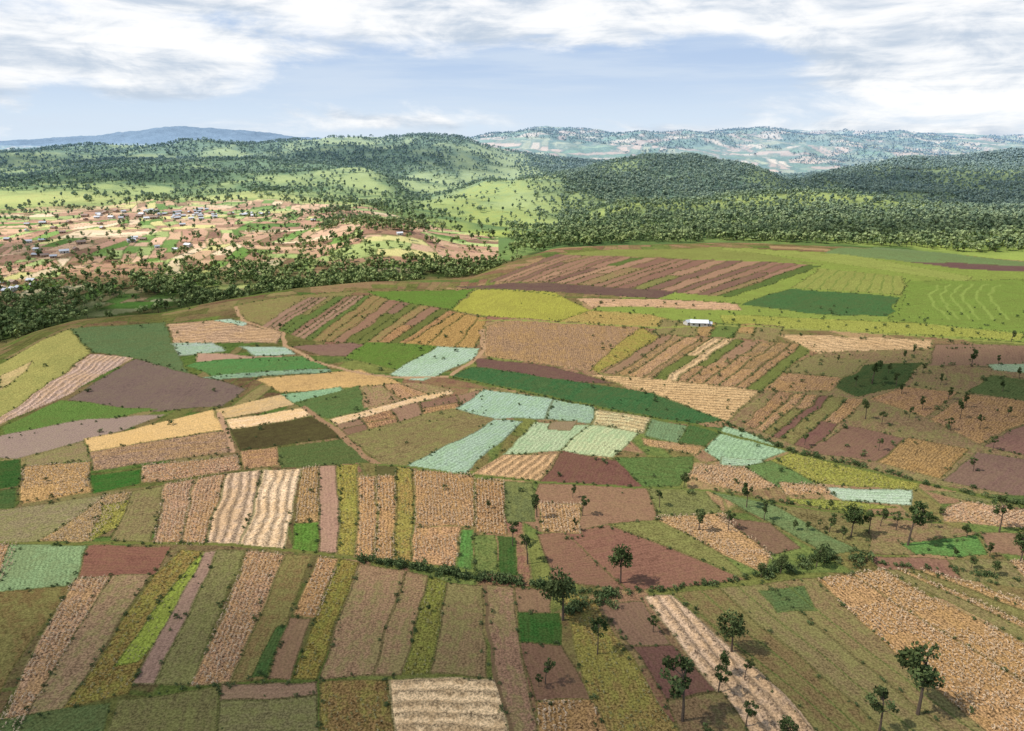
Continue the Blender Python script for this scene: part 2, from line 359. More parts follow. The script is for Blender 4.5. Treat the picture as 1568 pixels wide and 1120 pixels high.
# --- row B
fld('grn',(60,100,48),(-80,712),(0,705),(30,702),(30,746),(-60,760)); fld('grn',(74,104,56),(-80,770),(30,747),(28,775),(-60,790))
fld('corn',(180,150,102),(32,716),(138,706),(139,752),(34,771))
fld('grn',(54,110,42),(139,726),(217,718),(217,743),(140,754))
fld('fal',(142,132,102),(-100,800),(0,780),(165,756),(60,829),(-100,829))
fld('corn',(156,136,98),(60,829),(165,757),(205,755),(140,829))
fld('weed',(144,142,66),(135,829),(155,775),(203,768),(182,806))
fld('fal',(134,122,86),(165,829),(205,755),(253,743),(230,832))
fld('corn',(170,140,116),(235,833),(252,741),(300,733),(275,835)); fld('corn',(176,144,114),(275,835),(300,733),(347,725),(312,836))
fld('pile',(186,164,140),(312,836),(347,725),(402,720),(368,838))
fld('pile',(210,188,158),(368,838),(402,720),(462,716),(432,841))
fld('corn',(172,140,114),(217,713),(365,698),(368,719),(218,742)); fld('corn',(164,132,102),(365,691),(425,683),(430,713),(370,720))
fld('corn',(166,138,94),(450,800),(462,716),(491,712),(488,798)); fld('grn',(94,134,50),(442,841),(450,800),(488,798),(485,846))
fld('soil',(170,138,120),(487,846),(491,712),(520,711),(520,846)); fld('weed',(146,136,66),(520,848),(520,711),(550,711),(547,852))
fld('soil',(94,92,58),(575,713),(608,714),(606,729),(575,728))
fld('corn',CN,(548,851),(550,729),(578,729),(578,856)); fld('corn',CN,(578,856),(579,729),(606,729),(605,859))
fld('weed',(156,134,76),(605,859),(606,716),(631,720),(632,863)); fld('corn',(172,140,102),(633,808),(632,722),(726,726),(727,808))
fld('corn',(174,140,104),(632,863),(633,808),(709,808),(700,868)); fld('corn',(162,130,92),(729,816),(727,733),(772,736),(777,820))
fld('grn',(92,140,68),(702,868),(709,812),(727,812),(725,872)); fld('fal',(102,120,64),(726,876),(727,820),(758,820),(760,882)); fld('grn',(68,104,50),(760,882),(760,820),(789,822),(792,884))
fld('fal',(104,114,72),(778,802),(768,736),(816,739),(822,800)); fld('corn',(168,138,104),(830,814),(825,769),(890,771),(888,818))
# --- row A
fld('corn',(174,144,114),(-100,900),(-60,832),(28,832),(18,870),(-20,915)); fld('grn',(128,156,112),(-10,908),(20,832),(135,835),(112,896))
fld('soil',(136,97,83),(135,835),(262,838),(238,880),(115,886))
fld('fal',(124,108,68),(-120,1120),(-150,960),(0,906),(112,896),(-10,1075))
fld('corn',(176,146,118),(-25,1150),(112,886),(168,882),(28,1130))
fld('fal',(152,128,101),(28,1115),(168,882),(232,878),(95,1090))
fld('weed',(138,120,66),(95,1090),(235,880),(275,843),(310,846),(252,940),(200,1060))
fld('grn',(146,164,60),(168,1025),(292,862),(313,846),(262,960),(212,1012))
fld('soil',(154,128,114),(203,1045),(312,847),(332,845),(236,1046)); fld('fal',(122,118,78),(236,1046),(332,845),(378,845),(335,930),(293,1050))
fld('corn',(172,140,110),(290,1051),(379,845),(434,848),(350,1048)); fld('fal',(134,116,76),(350,1048),(434,848),(478,850),(405,1040))
fld('grn',(74,106,56),(382,1038),(420,960),(442,955),(410,1036)); fld('soil',(142,115,91),(410,1040),(442,945),(480,945),(447,1040))
fld('corn',(170,136,98),(449,942),(488,852),(523,855),(487,946)); fld('weed',(138,124,62),(450,1036),(487,946),(523,855),(556,861),(486,1038))
fld('fal',(160,132,103),(488,1040),(556,862),(624,873),(566,1036)); fld('fal',(152,126,97),(566,1036),(624,873),(660,881),(612,1036))
fld('weed',(122,122,60),(612,1036),(660,881),(689,890),(655,1036)); fld('fal',(142,122,90),(655,1036),(689,890),(740,896),(748,1042))
fld('fal',(148,119,98),(775,1130),(740,896),(785,900),(822,1120)); fld('soil',(140,113,90),(793,938),(785,900),(846,906),(849,941))
fld('grn',(62,108,48),(797,986),(794,938),(862,940),(865,989)); fld('soil',(130,102,84),(820,1076),(797,986),(866,989),(912,1076))
fld('weed',(144,126,74),(915,1130),(862,906),(914,920),(950,985),(1045,1130)); fld('corn',(162,132,92),(820,1130),(820,1075),(906,1073),(935,1130))
fld('soil',(136,110,92),(962,992),(918,925),(985,918),(1030,990)); fld('soil',(122,90,83),(1020,1070),(962,991),(1032,989),(1102,1056))
fld('pile',(192,168,142),(1150,1130),(985,912),(1026,908),(1110,980),(1200,1060),(1258,1130))
fld('fal',(130,110,82),(1040,1130),(1020,1070),(1102,1056),(1150,1130))
fld('fal',(130,113,78),(1258,1130),(1130,992),(1026,906),(1100,900),(1365,1130)); fld('fal',(134,122,86),(1365,1130),(1100,900),(1170,892),(1460,1130))
fld('fal',(134,118,84),(1460,1130),(1170,892),(1246,888),(1340,968),(1530,1130)); fld('grn',(92,116,70),(1160,902),(1230,900),(1252,936),(1190,936))
for a_,b_ in(((1040,912),(1300,1130)),((1075,905),(1330,1130)),((1130,897),(1410,1130)),((1200,895),(1490,1120))): line(.35,(96,112,56),a_,b_,spk=.8)
fld('corn',(176,144,102),(1530,1140),(1246,888),(1298,879),(1640,1090),(1640,1140)); fld('corn',(170,140,98),(1640,1090),(1298,879),(1350,870),(1420,912),(1640,1020))
strips([(1640,1020),(1350,870),(1420,872),(1700,960)],4,[('fal',(132,122,82)),('corn',(162,136,98)),('fal',(128,118,76))])
# --- bottom row
fld('grn',(98,118,72),(-100,1150),(-30,1110),(170,1075),(150,1150)); fld('fal',(120,116,76),(150,1150),(182,1070),(338,1050),(335,1150))
fld('soil',(154,128,106),(338,1049),(486,1041),(488,1062),(338,1073)); fld('fal',(126,122,84),(338,1073),(488,1062),(498,1150),(335,1150))
fld('weed',(142,118,74),(498,1150),(490,1041),(591,1042),(610,1150)); fld('pile',(210,186,148),(592,1042),(762,1042),(780,1150),(608,1150))
# --- farm tracks and grass balks
tk=(174,144,116)
line(1.6,tk,(338,632),(345,660),(352,692)); line(2.0,(154,126,98),(465,625),(510,655),(560,700),(582,713))
line(2.2,(172,144,112),(360,470),(372,492),(430,510),(440,530),(480,553),(540,570),(600,579),(690,577),(725,552),(740,535),(736,505))
line(2.5,(142,150,76),(735,492),(860,494),(1000,503),(1110,498),(1300,508),(1568,526)); line(2.2,(104,118,58),(690,577),(850,611),(1060,650),(1215,693),(1420,742),(1568,775))
line(1.2,(112,118,60),(-50,829),(240,833),(440,842),(553,856),(700,870)); line(1.4,(100,112,56),(355,468),(560,444),(730,442),(860,455),(1000,458),(1130,465))
line(1.2,(106,120,60),(575,712),(720,727),(825,737),(985,746),(1090,752),(1250,780),(1440,800)); line(.8,(122,104,78),(742,897),(760,1040),(780,1120))
print('fields',time.time()-T0)
# ---------------------------------------------------------------- albedo calibration + distance haze mixed into the ground colours
def calib(a):
    l=(a*[.3,.6,.1]).sum(-1,keepdims=True); a=a*.86+l*.14
    a=.2*(a/.2)**1.10
    return a*np.array([1.0,.91,.79])
A=calib(A); B=calib(B)
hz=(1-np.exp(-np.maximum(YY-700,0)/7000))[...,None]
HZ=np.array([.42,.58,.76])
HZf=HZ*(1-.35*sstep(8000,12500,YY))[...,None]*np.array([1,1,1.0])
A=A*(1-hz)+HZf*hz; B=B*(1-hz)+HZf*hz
# ---------------------------------------------------------------- node helpers
def newmat(name):
    mt=bpy.data.materials.new(name); mt.use_nodes=True; nt=mt.node_tree; nt.nodes.clear()
    o=nt.nodes.new('ShaderNodeOutputMaterial'); b=nt.nodes.new('ShaderNodeBsdfDiffuse')
    nt.links.new(b.outputs[0],o.inputs[0]); return mt,nt,b
class G:
    def __init__(s,nt): s.nt=nt
    def _in(s,n,i,v):
        if v is None: return
        if hasattr(v,'is_output'): s.nt.links.new(v,n.inputs[i])
        else: n.inputs[i].default_value=v
    def m(s,op,a,b=None,c=None,clamp=False):
        n=s.nt.nodes.new('ShaderNodeMath'); n.operation=op; n.use_clamp=clamp
        s._in(n,0,a);s._in(n,1,b);s._in(n,2,c); return n.outputs[0]
    def noise(s,vec,scale,detail=3,rough=.5,dist=0):
        n=s.nt.nodes.new('ShaderNodeTexNoise'); n.inputs['Scale'].default_value=scale; n.inputs['Detail'].default_value=detail
        n.inputs['Roughness'].default_value=rough; n.inputs['Distortion'].default_value=dist
        s.nt.links.new(vec,n.inputs['Vector']); return n.outputs[0]
    def mr(s,v,a,b,c=0,d=1,smooth=True):
        n=s.nt.nodes.new('ShaderNodeMapRange'); n.interpolation_type='SMOOTHSTEP' if smooth else 'LINEAR'
        s._in(n,0,v); n.inputs[1].default_value=a;n.inputs[2].default_value=b;n.inputs[3].default_value=c;n.inputs[4].default_value=d; return n.outputs[0]
    def mix(s,f,a,b,bt='MIX'):
        n=s.nt.nodes.new('ShaderNodeMix'); n.data_type='RGBA'; n.blend_type=bt
        s._in(n,0,f)
        for i,v in((6,a),(7,b)):
            if hasattr(v,'is_output'): s.nt.links.new(v,n.inputs[i])
            else: n.inputs[i].default_value=(*v,1)
        return n.outputs[2]
    def scale(s,c,f):
        n=s.nt.nodes.new('ShaderNodeVectorMath'); n.operation='SCALE'; s.nt.links.new(c,n.inputs[0]); s._in(n,3,f); return n.outputs[0]
    def attr(s,name,out='Color'):
        n=s.nt.nodes.new('ShaderNodeAttribute'); n.attribute_name=name; return n.outputs[out]
# ---------------------------------------------------------------- ground mesh
def gridmesh(name,X,Y,Zv):
    nr,nc=X.shape; me=bpy.data.meshes.new(name)
    co=np.stack([X,Y,Zv],-1).reshape(-1,3).astype(np.float32)
    me.vertices.add(len(co)); me.vertices.foreach_set('co',co.ravel())
    i=(np.arange(nr-1)[:,None]*nc+np.arange(nc-1)[None,:]).ravel()
    q=np.stack([i,i+1,i+nc+1,i+nc],-1).astype(np.int32); nf=len(q)
    me.loops.add(nf*4); me.loops.foreach_set('vertex_index',q.ravel())
    me.polygons.add(nf); me.polygons.foreach_set('loop_start',np.arange(nf,dtype=np.int32)*4)
    me.polygons.foreach_set('use_smooth',np.ones(nf,bool)); me.update(calc_edges=True); return me
me=gridmesh('farmland_ground',XX,YY,Z)
for nm,arr in(('colA',A),('colB',B)):
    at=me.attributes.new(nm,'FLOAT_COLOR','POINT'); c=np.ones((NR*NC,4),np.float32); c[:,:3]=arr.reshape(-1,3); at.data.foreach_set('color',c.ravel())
at=me.attributes.new('prm','FLOAT_VECTOR','POINT'); at.data.foreach_set('vector',PR.reshape(-1,3).astype(np.float32).ravel())
mt,nt,b=newmat('farmland_soil_and_crops'); g=G(nt)
geo=nt.nodes.new('ShaderNodeNewGeometry'); pos=geo.outputs['Position']
cA=g.attr('colA');cB=g.attr('colB'); pv=g.attr('prm','Vector'); sx=nt.nodes.new('ShaderNodeSeparateXYZ'); nt.links.new(pv,sx.inputs[0])
nbig=g.noise(pos,.05,4,.66); nmid=g.noise(pos,.45,3,.68); nfine=g.noise(pos,2.2,2,.7)
sp_=nt.nodes.new('ShaderNodeSeparateXYZ'); nt.links.new(pos,sp_.inputs[0])
cx=nt.nodes.new('ShaderNodeCombineXYZ'); nt.links.new(g.m('MULTIPLY',sx.outputs[0],.7),cx.inputs[0]); nt.links.new(g.m('MULTIPLY',sp_.outputs[0],.05),cx.inputs[1]); nt.links.new(g.m('MULTIPLY',sp_.outputs[1],.05),cx.inputs[2])
nstr=g.noise(cx.outputs[0],1.0,2,.6)
f=g.mr(g.m('ADD',g.m('ADD',g.m('MULTIPLY',nbig,.38),g.m('MULTIPLY',nmid,.37)),g.m('MULTIPLY',nstr,.25)),.44,.56)
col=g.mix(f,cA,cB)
spk=g.m('MULTIPLY',g.m('SUBTRACT',g.mr(nfine,.32,.68,0,1),.5),g.m('MULTIPLY',sx.outputs[2],1.15))
mid=g.m('MULTIPLY',g.m('SUBTRACT',nmid,.5),g.m('ADD',g.m('MULTIPLY',sx.outputs[2],1.1),.4))
row=g.m('MULTIPLY',g.m('SINE',g.m('ADD',g.m('MULTIPLY',sx.outputs[0],6.28318),g.m('MULTIPLY',nmid,6))),sx.outputs[1])
big=g.m('ADD',g.m('MULTIPLY',g.m('SUBTRACT',nbig,.5),.8),g.m('MULTIPLY',g.m('SUBTRACT',nstr,.5),.5))
k=g.m('ADD',g.m('ADD',g.m('ADD',spk,mid),g.m('ADD',row,big)),1.0)
col=g.scale(col,g.m('MAXIMUM',k,.15)); nt.links.new(col,b.inputs['Color'])
me.materials.append(mt); ob=bpy.data.objects.new('farmland_ground',me); scene.collection.objects.link(ob)
# base plain all around so the ground reaches the horizon
a=np.linspace(0,2*np.pi,97)[None,:]; rr=np.array([30,60,200,1000,5000,18000,40000])[:,None]
pm=gridmesh('ground_plain',rr*np.sin(a),rr*np.cos(a),np.array([-1,-1,-70,-90,-150,-190,-220])[:,None]+0*a)
mp,n2,b2=newmat('hazy_plain'); g2=G(n2); ge=n2.nodes.new('ShaderNodeNewGeometry'); nn=g2.noise(ge.outputs['Position'],.004,4,.6)
n2.links.new(g2.mix(nn,(.26,.38,.48),(.40,.55,.72)),b2.inputs['Color']); pm.materials.append(mp)  # far haze put into the plain's base colour
scene.collection.objects.link(bpy.data.objects.new('ground_plain',pm))
# ---------------------------------------------------------------- vegetation
def hazed(nt,g,col):  # blends leaf base colour towards haze with distance
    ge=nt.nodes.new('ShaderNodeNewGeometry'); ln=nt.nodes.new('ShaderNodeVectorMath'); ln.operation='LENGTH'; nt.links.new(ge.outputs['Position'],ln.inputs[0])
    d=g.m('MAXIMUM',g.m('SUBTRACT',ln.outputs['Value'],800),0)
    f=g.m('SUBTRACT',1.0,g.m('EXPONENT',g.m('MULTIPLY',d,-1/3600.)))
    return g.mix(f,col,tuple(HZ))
def leafmat(name,c1,c2,hz_=True):
    mt,nt,b=newmat(name); g=G(nt); oi=nt.nodes.new('ShaderNodeObjectInfo')
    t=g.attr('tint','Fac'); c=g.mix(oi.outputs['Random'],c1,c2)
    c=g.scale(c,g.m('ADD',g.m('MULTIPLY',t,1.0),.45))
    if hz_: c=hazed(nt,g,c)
    nt.links.new(c,b.inputs['Color'])
    return mt
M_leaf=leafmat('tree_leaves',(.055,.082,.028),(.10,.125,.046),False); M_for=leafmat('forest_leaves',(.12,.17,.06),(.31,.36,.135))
M_hedge=leafmat('hedge_leaves',(.06,.095,.035),(.13,.165,.065),False); M_maize=leafmat('dry_maize_leaves',(.45,.33,.20),(.66,.50,.33),False); M_weed=leafmat('weedy_maize_leaves',(.19,.205,.07),(.38,.315,.16),False)
mb,nb,bb=newmat('bark'); gb=G(nb); gg=nb.nodes.new('ShaderNodeNewGeometry'); nb.links.new(gb.mix(gb.noise(gg.outputs['Position'],3,2),(.07,.05,.035),(.16,.12,.09)),bb.inputs['Color']); M_bark=mb
def build(name,V,Fc,mi,tint,mats):
    me=bpy.data.meshes.new(name); me.from_pydata([tuple(p) for p in V],[],Fc); me.polygons.foreach_set('material_index',mi)
    at=me.attributes.new('tint','FLOAT','POINT'); at.data.foreach_set('value',np.array(tint,np.float32))
    for m_ in mats: me.materials.append(m_)
    me.update(); return me
def tube(V,Fc,mi,tint,pts,rad,sides,mat=0):
    b0=len(V)
    for p,r in zip(pts,rad):
        for k in range(sides):
            an=2*math.pi*k/sides; V.append((p[0]+r*math.cos(an),p[1]+r*math.sin(an),p[2])); tint.append(.5)
    for i in range(len(pts)-1):
        for k in range(sides):
            a0=b0+i*sides+k; a1=b0+i*sides+(k+1)%sides; Fc.append((a0,a1,a1+sides,a0+sides)); mi.append(mat)
def leaf(V,Fc,mi,tint,c,size,R,t,mat=1):
    d=R.normal(size=3); d/=np.linalg.norm(d); e=R.normal(size=3); e-=d*e.dot(d); e/=np.linalg.norm(e)
    b0=len(V); s2=size*R.uniform(.5,.9)
    for q in(c-d*size,c+e*s2,c+d*size,c-e*s2): V.append(tuple(q)); tint.append(t)
    Fc.append((b0,b0+1,b0+2,b0+3)); mi.append(mat)
def tree_mesh(name,seed,nleaf,ls,nclump,kind,mleaf,sides=6):
    R=np.random.default_rng(seed); V=[];Fc=[];mi=[];ti=[]
    lean=R.normal(size=2)*.07
    if kind=='round': zc,zr,wr,cr=.66,.27,.25,.13
    elif kind=='tall': zc,zr,wr,cr=.66,.30,.13,.10
    elif kind=='cone': zc,zr,wr,cr=.55,.42,.16,.12
    elif kind=='sparse': zc,zr,wr,cr=.72,.22,.24,.085
    elif kind=='forest': zc,zr,wr,cr=.60,.32,.30,.17
    else: zc,zr,wr,cr=.45,.35,.5,.26
    P_=[np.array([lean[0]*z*z,lean[1]*z*z,z]) for z in(0,.25,.5,.72)]
    tube(V,Fc,mi,ti,P_,[.026,.02,.015,.008],sides)
    per=nleaf//nclump
    for c in range(nclump):
        d=R.normal(size=3); d/=np.linalg.norm(d); r=R.uniform(.35,1)**.6
        ce=np.array([lean[0]+d[0]*wr*r,lean[1]+d[1]*wr*r,zc+d[2]*zr*r])
        if kind=='cone': f=1.35-1.25*(ce[2]-.13)/.85; ce[0]*=f; ce[1]*=f
        z0=max(.2,min(ce[2]-.12,.7)); st=np.array([lean[0]*z0*z0,lean[1]*z0*z0,z0])
        if sides>4: tube(V,Fc,mi,ti,[st,(st+ce)/2+[0,0,-.01],ce],[.011,.007,.003],4)
        tb=R.uniform(.2,.9)
        for i in range(per):
            q=R.normal(size=3); q/=np.linalg.norm(q); q*=R.uniform(.3,1)**.5*cr*R.uniform(.8,1.15); q[2]*=.75
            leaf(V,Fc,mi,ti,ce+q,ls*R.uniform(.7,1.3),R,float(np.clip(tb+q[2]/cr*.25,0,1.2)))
    return build(name,V,Fc,mi,ti,[M_bark,mleaf])
def proto(colname,meshes):
    c=bpy.data.collections.new(colname)
    for i,me in enumerate(meshes): c.objects.link(bpy.data.objects.new(me.name,me))
    return c
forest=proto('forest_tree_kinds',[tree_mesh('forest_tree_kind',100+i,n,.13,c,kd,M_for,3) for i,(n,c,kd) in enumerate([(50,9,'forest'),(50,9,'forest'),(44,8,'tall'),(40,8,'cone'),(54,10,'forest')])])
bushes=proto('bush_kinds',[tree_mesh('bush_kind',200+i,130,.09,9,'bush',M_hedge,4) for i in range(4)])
def maize_mesh(name,seed,mat):
    R=np.random.default_rng(seed); V=[];Fc=[];mi=[];ti=[]
    for i in range(7):
        an=R.uniform(0,6.28); z=R.uniform(.15,.85); l=R.uniform(.22,.4); d=np.array([math.cos(an),math.sin(an),0]); n=np.array([-d[1],d[0],0])*.06
        p0=np.array([0,0,z]); p1=p0+d*l*.6+[0,0,.12]; p2=p0+d*l+[0,0,-.12]; b0=len(V); t=R.uniform(.3,.85)
        for q in(p0-n*.5,p0+n*.5,p1+n,p1-n,p2+n*.3,p2-n*.3): V.append(tuple(q)); ti.append(t)
        Fc+= [(b0,b0+1,b0+2,b0+3),(b0+3,b0+2,b0+4,b0+5)]; mi+=[0,0]
    return build(name,V,Fc,mi,ti,[mat])
maize=proto('maize_kinds',[maize_mesh('maize_kind',300+i,M_maize) for i in range(4)]); weeds=proto('weed_kinds',[maize_mesh('weed_kind',330+i,M_weed) for i in range(4)])
def scatter(name,pts,scl,coll,nk):
    n=len(pts); me=bpy.data.meshes.new(name); me.vertices.add(n); me.vertices.foreach_set('co',np.asarray(pts,np.float32).ravel())
    a=me.attributes.new('scl','FLOAT_VECTOR','POINT'); a.data.foreach_set('vector',np.asarray(scl,np.float32).ravel())
    a=me.attributes.new('rot','FLOAT_VECTOR','POINT'); r=np.zeros((n,3),np.float32); r[:,2]=rng.uniform(0,6.28,n); r[:,0]=rng.normal(0,.05,n); a.data.foreach_set('vector',r.ravel())
    a=me.attributes.new('kind','INT','POINT'); a.data.foreach_set('value',rng.integers(0,nk,n).astype(np.int32))
    ob=bpy.data.objects.new(name,me); scene.collection.objects.link(ob)
    ng=bpy.data.node_groups.new(name+'_scatter','GeometryNodeTree'); ng.interface.new_socket('Geometry',in_out='INPUT',socket_type='NodeSocketGeometry'); ng.interface.new_socket('Geometry',in_out='OUTPUT',socket_type='NodeSocketGeometry')
    N=ng.nodes; gi=N.new('NodeGroupInput'); go=N.new('NodeGroupOutput'); ip=N.new('GeometryNodeInstanceOnPoints'); ci=N.new('GeometryNodeCollectionInfo')
    ci.inputs['Collection'].default_value=coll; ci.inputs['Separate Children'].default_value=True; ci.inputs['Reset Children'].default_value=True
    def na(nm,ty):
        x=N.new('GeometryNodeInputNamedAttribute'); x.data_type=ty; x.inputs['Name'].default_value=nm; return [o for o in x.outputs if o.enabled][0]
    lk=ng.links.new; lk(gi.outputs[0],ip.inputs['Points']); lk(ci.outputs[0],ip.inputs['Instance']); ip.inputs['Pick Instance'].default_value=True
    lk(na('kind','INT'),ip.inputs['Instance Index']); lk(na('rot','FLOAT_VECTOR'),ip.inputs['Rotation']); lk(na('scl','FLOAT_VECTOR'),ip.inputs['Scale']); lk(ip.outputs[0],go.inputs[0])
    mo=ob.modifiers.new('scatter','NODES'); mo.node_group=ng; print(name,n); return ob
def scl3(h,n,j=.2):
    h=h*rng.uniform(1-j,1+j,n); w=h*rng.uniform(.85,1.2,n); return np.stack([w,w,h],-1)
# forest
N=200000; yb=np.sqrt(rng.uniform(760**2,3400**2,N)); sb=rng.uniform(-.80,.80,N); xb=sb*yb; t=tat(xb,yb)
nA=fbm(xb,yb,260,5,4); nB=fbm(xb,yb,60,4,5); nC=fbm(xb,yb,120,3,6)
gl=sstep(-.25,.35,nA+.5*nB)
right=sstep(-.03,.06,sb)
dens=np.where(t<5.1,right*(sb>.0)*1.0*(t>4.15),0)
dens=np.where(t>=5.1,(.26+.70*right)*(1.15-gl*1.05*(1-.35*right)),dens)
dens=np.where((t>5.5)&(t<6.3)&(sb>.06)&(sb<.62),dens*.42,dens)
dens=np.where((t>5.2)&(t<8)&(sb<.07)&(sb>-.14),dens*.3,dens)
dens=np.where((t>5.2)&(t<5.7)&(sb<-.2),dens*.3,dens)
dens=np.where(yb>2400,dens*.75,dens); dens=np.where(t>10.2,dens*.3,dens)
k=rng.random(N)<dens*.66; xf,yf=xb[k],yb[k]; hf=np.where(yf>2200,12.,10.)
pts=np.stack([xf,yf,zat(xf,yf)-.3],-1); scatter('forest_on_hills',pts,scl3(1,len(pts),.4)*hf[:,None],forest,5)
# far scattered woods
N=16000; yb=rng.uniform(3700,6200,N); sb=rng.uniform(-.1,.8,N); xb=sb*yb; k=fbm(xb,yb,500,4,2)>.0; xb,yb=xb[k],yb[k]
scatter('distant_woodland',np.stack([xb,yb,zat(xb,yb)-1.5],-1),scl3(13,len(xb),.3),forest,5)
# valley / village trees
N=38000; yb=np.sqrt(rng.uniform(420**2,1150**2,N)); sb=rng.uniform(-.95,.02,N); xb=sb*yb; t=tat(xb,yb)
d=np.exp(-((t-4.0)/.15)**2)*sstep(-.25,.15,fbm(xb,yb,60,3,2)+.16)*.95
kn=np.exp(-((sb+.17)/.11)**2)*(t>4.1)*(t<5.0)*.34
d=d+kn*sstep(-.2,.25,fbm(xb,yb,70,3,1))*1.4+(t>4.08)*(t<5.3)*.022+(t>4.1)*(t<5.3)*(fbm(xb,yb,90,3,3)>.34)*.12+(t>4.05)*(t<4.4)*(sb<-.35)*.08
d=np.where(t<3.4,0,d); k=rng.random(N)<d; xb,yb=xb[k],yb[k]
scatter('valley_trees',np.stack([xb,yb,zat(xb,yb)-.2],-1),scl3(6.8,len(xb),.45),forest,5)
# hedges
def hedge(name,pts,w,hgt,per_m):
    G_=[np.array(ground(*p)) for p in pts]; o=[]
    for a_,b_ in zip(G_[:-1],G_[1:]):
        l=np.hypot(*(b_-a_)); n=max(2,int(l*per_m)); tt=rng.uniform(0,1,n)[:,None]; o.append(a_+(b_-a_)*tt+rng.normal(0,w,(n,2)))
    o=np.concatenate(o); scatter(name,np.stack([o[:,0],o[:,1],zat(o[:,0],o[:,1])-.15],-1),scl3(hgt,len(o),.45),bushes,4)
hedge('hedge',[(553,857),(640,872),(720,885),(800,895),(860,900)],.5,2.0,2.2)
hedge('hedge',[(860,900),(920,912),(985,906),(1110,892),(1180,880)],.5,1.3,1.1)
hedge('hedge',[(1170,882),(1215,868),(1260,852),(1330,862)],1.3,2.3,1.3)
hedge('hedge',[(1330,862),(1440,872),(1568,890)],.6,1.3,.8)
hedge('hedge',[(1110,650),(1215,693),(1330,716),(1440,748),(1620,785)],.5,1.5,1.1)
hedge('hedge',[(690,578),(850,612),(1000,640),(1110,650)],.3,.8,.8)
hedge('hedge',[(1090,752),(1250,778),(1440,798)],.8,1.2,.8)
hedge('hedge',[(870,935),(910,925),(950,912)],1.0,2.0,2.0)
ep=np.concatenate(edgepts); ep=ep[(ep[:,1]>70)&(np.abs(ep[:,0]/ep[:,1])<1.05)]
scatter('field_edge_shrubs',np.stack([ep[:,0],ep[:,1],zat(ep[:,0],ep[:,1])-.08],-1),scl3(.7,len(ep),.6),bushes,4)
N=380; yb=np.sqrt(rng.uniform(170**2,420**2,N)); sb=np.where(rng.random(N)<.75,rng.uniform(.12,.8,N),rng.uniform(-.8,.8,N)); xb=sb*yb
scatter('scattered_shrubs',np.stack([xb,yb,zat(xb,yb)-.1],-1),scl3(1.4,N,.6),bushes,4)
# maize stands
def pip(x,y,w):
    ins=np.zeros(x.shape,bool); n=len(w)
    for i in range(n):
        x0,y0=w[i];x1,y1=w[(i+1)%n]; cr=(y0>y)!=(y1>y); ins^=cr&(x<(x1-x0)*(y-y0)/(y1-y0+1e-12)+x0)
    return ins
mp_=[];wp_=[]
for (w,sty,d,nrm,ca) in cornpolys:
    pa=w@d; pb=w@nrm; ra=np.arange(pb.min()+.3,pb.max(),.95); al=np.arange(pa.min(),pa.max(),.5)
    a_,b_=np.meshgrid(al,ra); a_=a_.ravel()+rng.normal(0,.12,a_.size); b_=b_.ravel()+rng.normal(0,.12,b_.size)
    x=a_*d[0]+b_*nrm[0]; y=a_*d[1]+b_*nrm[1]; k=pip(x,y,w)&(rng.random(x.size)<(.66 if sty=='corn' else .26))&(fbm(x,y,7,2,3)>-.4)&(y>75)&(np.abs(x/y)<1.0)
    (mp_ if sty=='corn' else wp_).append(np.stack([x[k],y[k]],-1))
for nm,l,c,hh in(('dry_maize_crop',mp_,maize,.78),('weedy_maize_crop',wp_,weeds,.65)):
    q=np.concatenate(l); q=np.stack([q[:,0],q[:,1],zat(q[:,0],q[:,1])-.05],-1); scatter(nm,q,scl3(hh,len(q),.25)*np.array([1.2,1.2,1]),c,4)
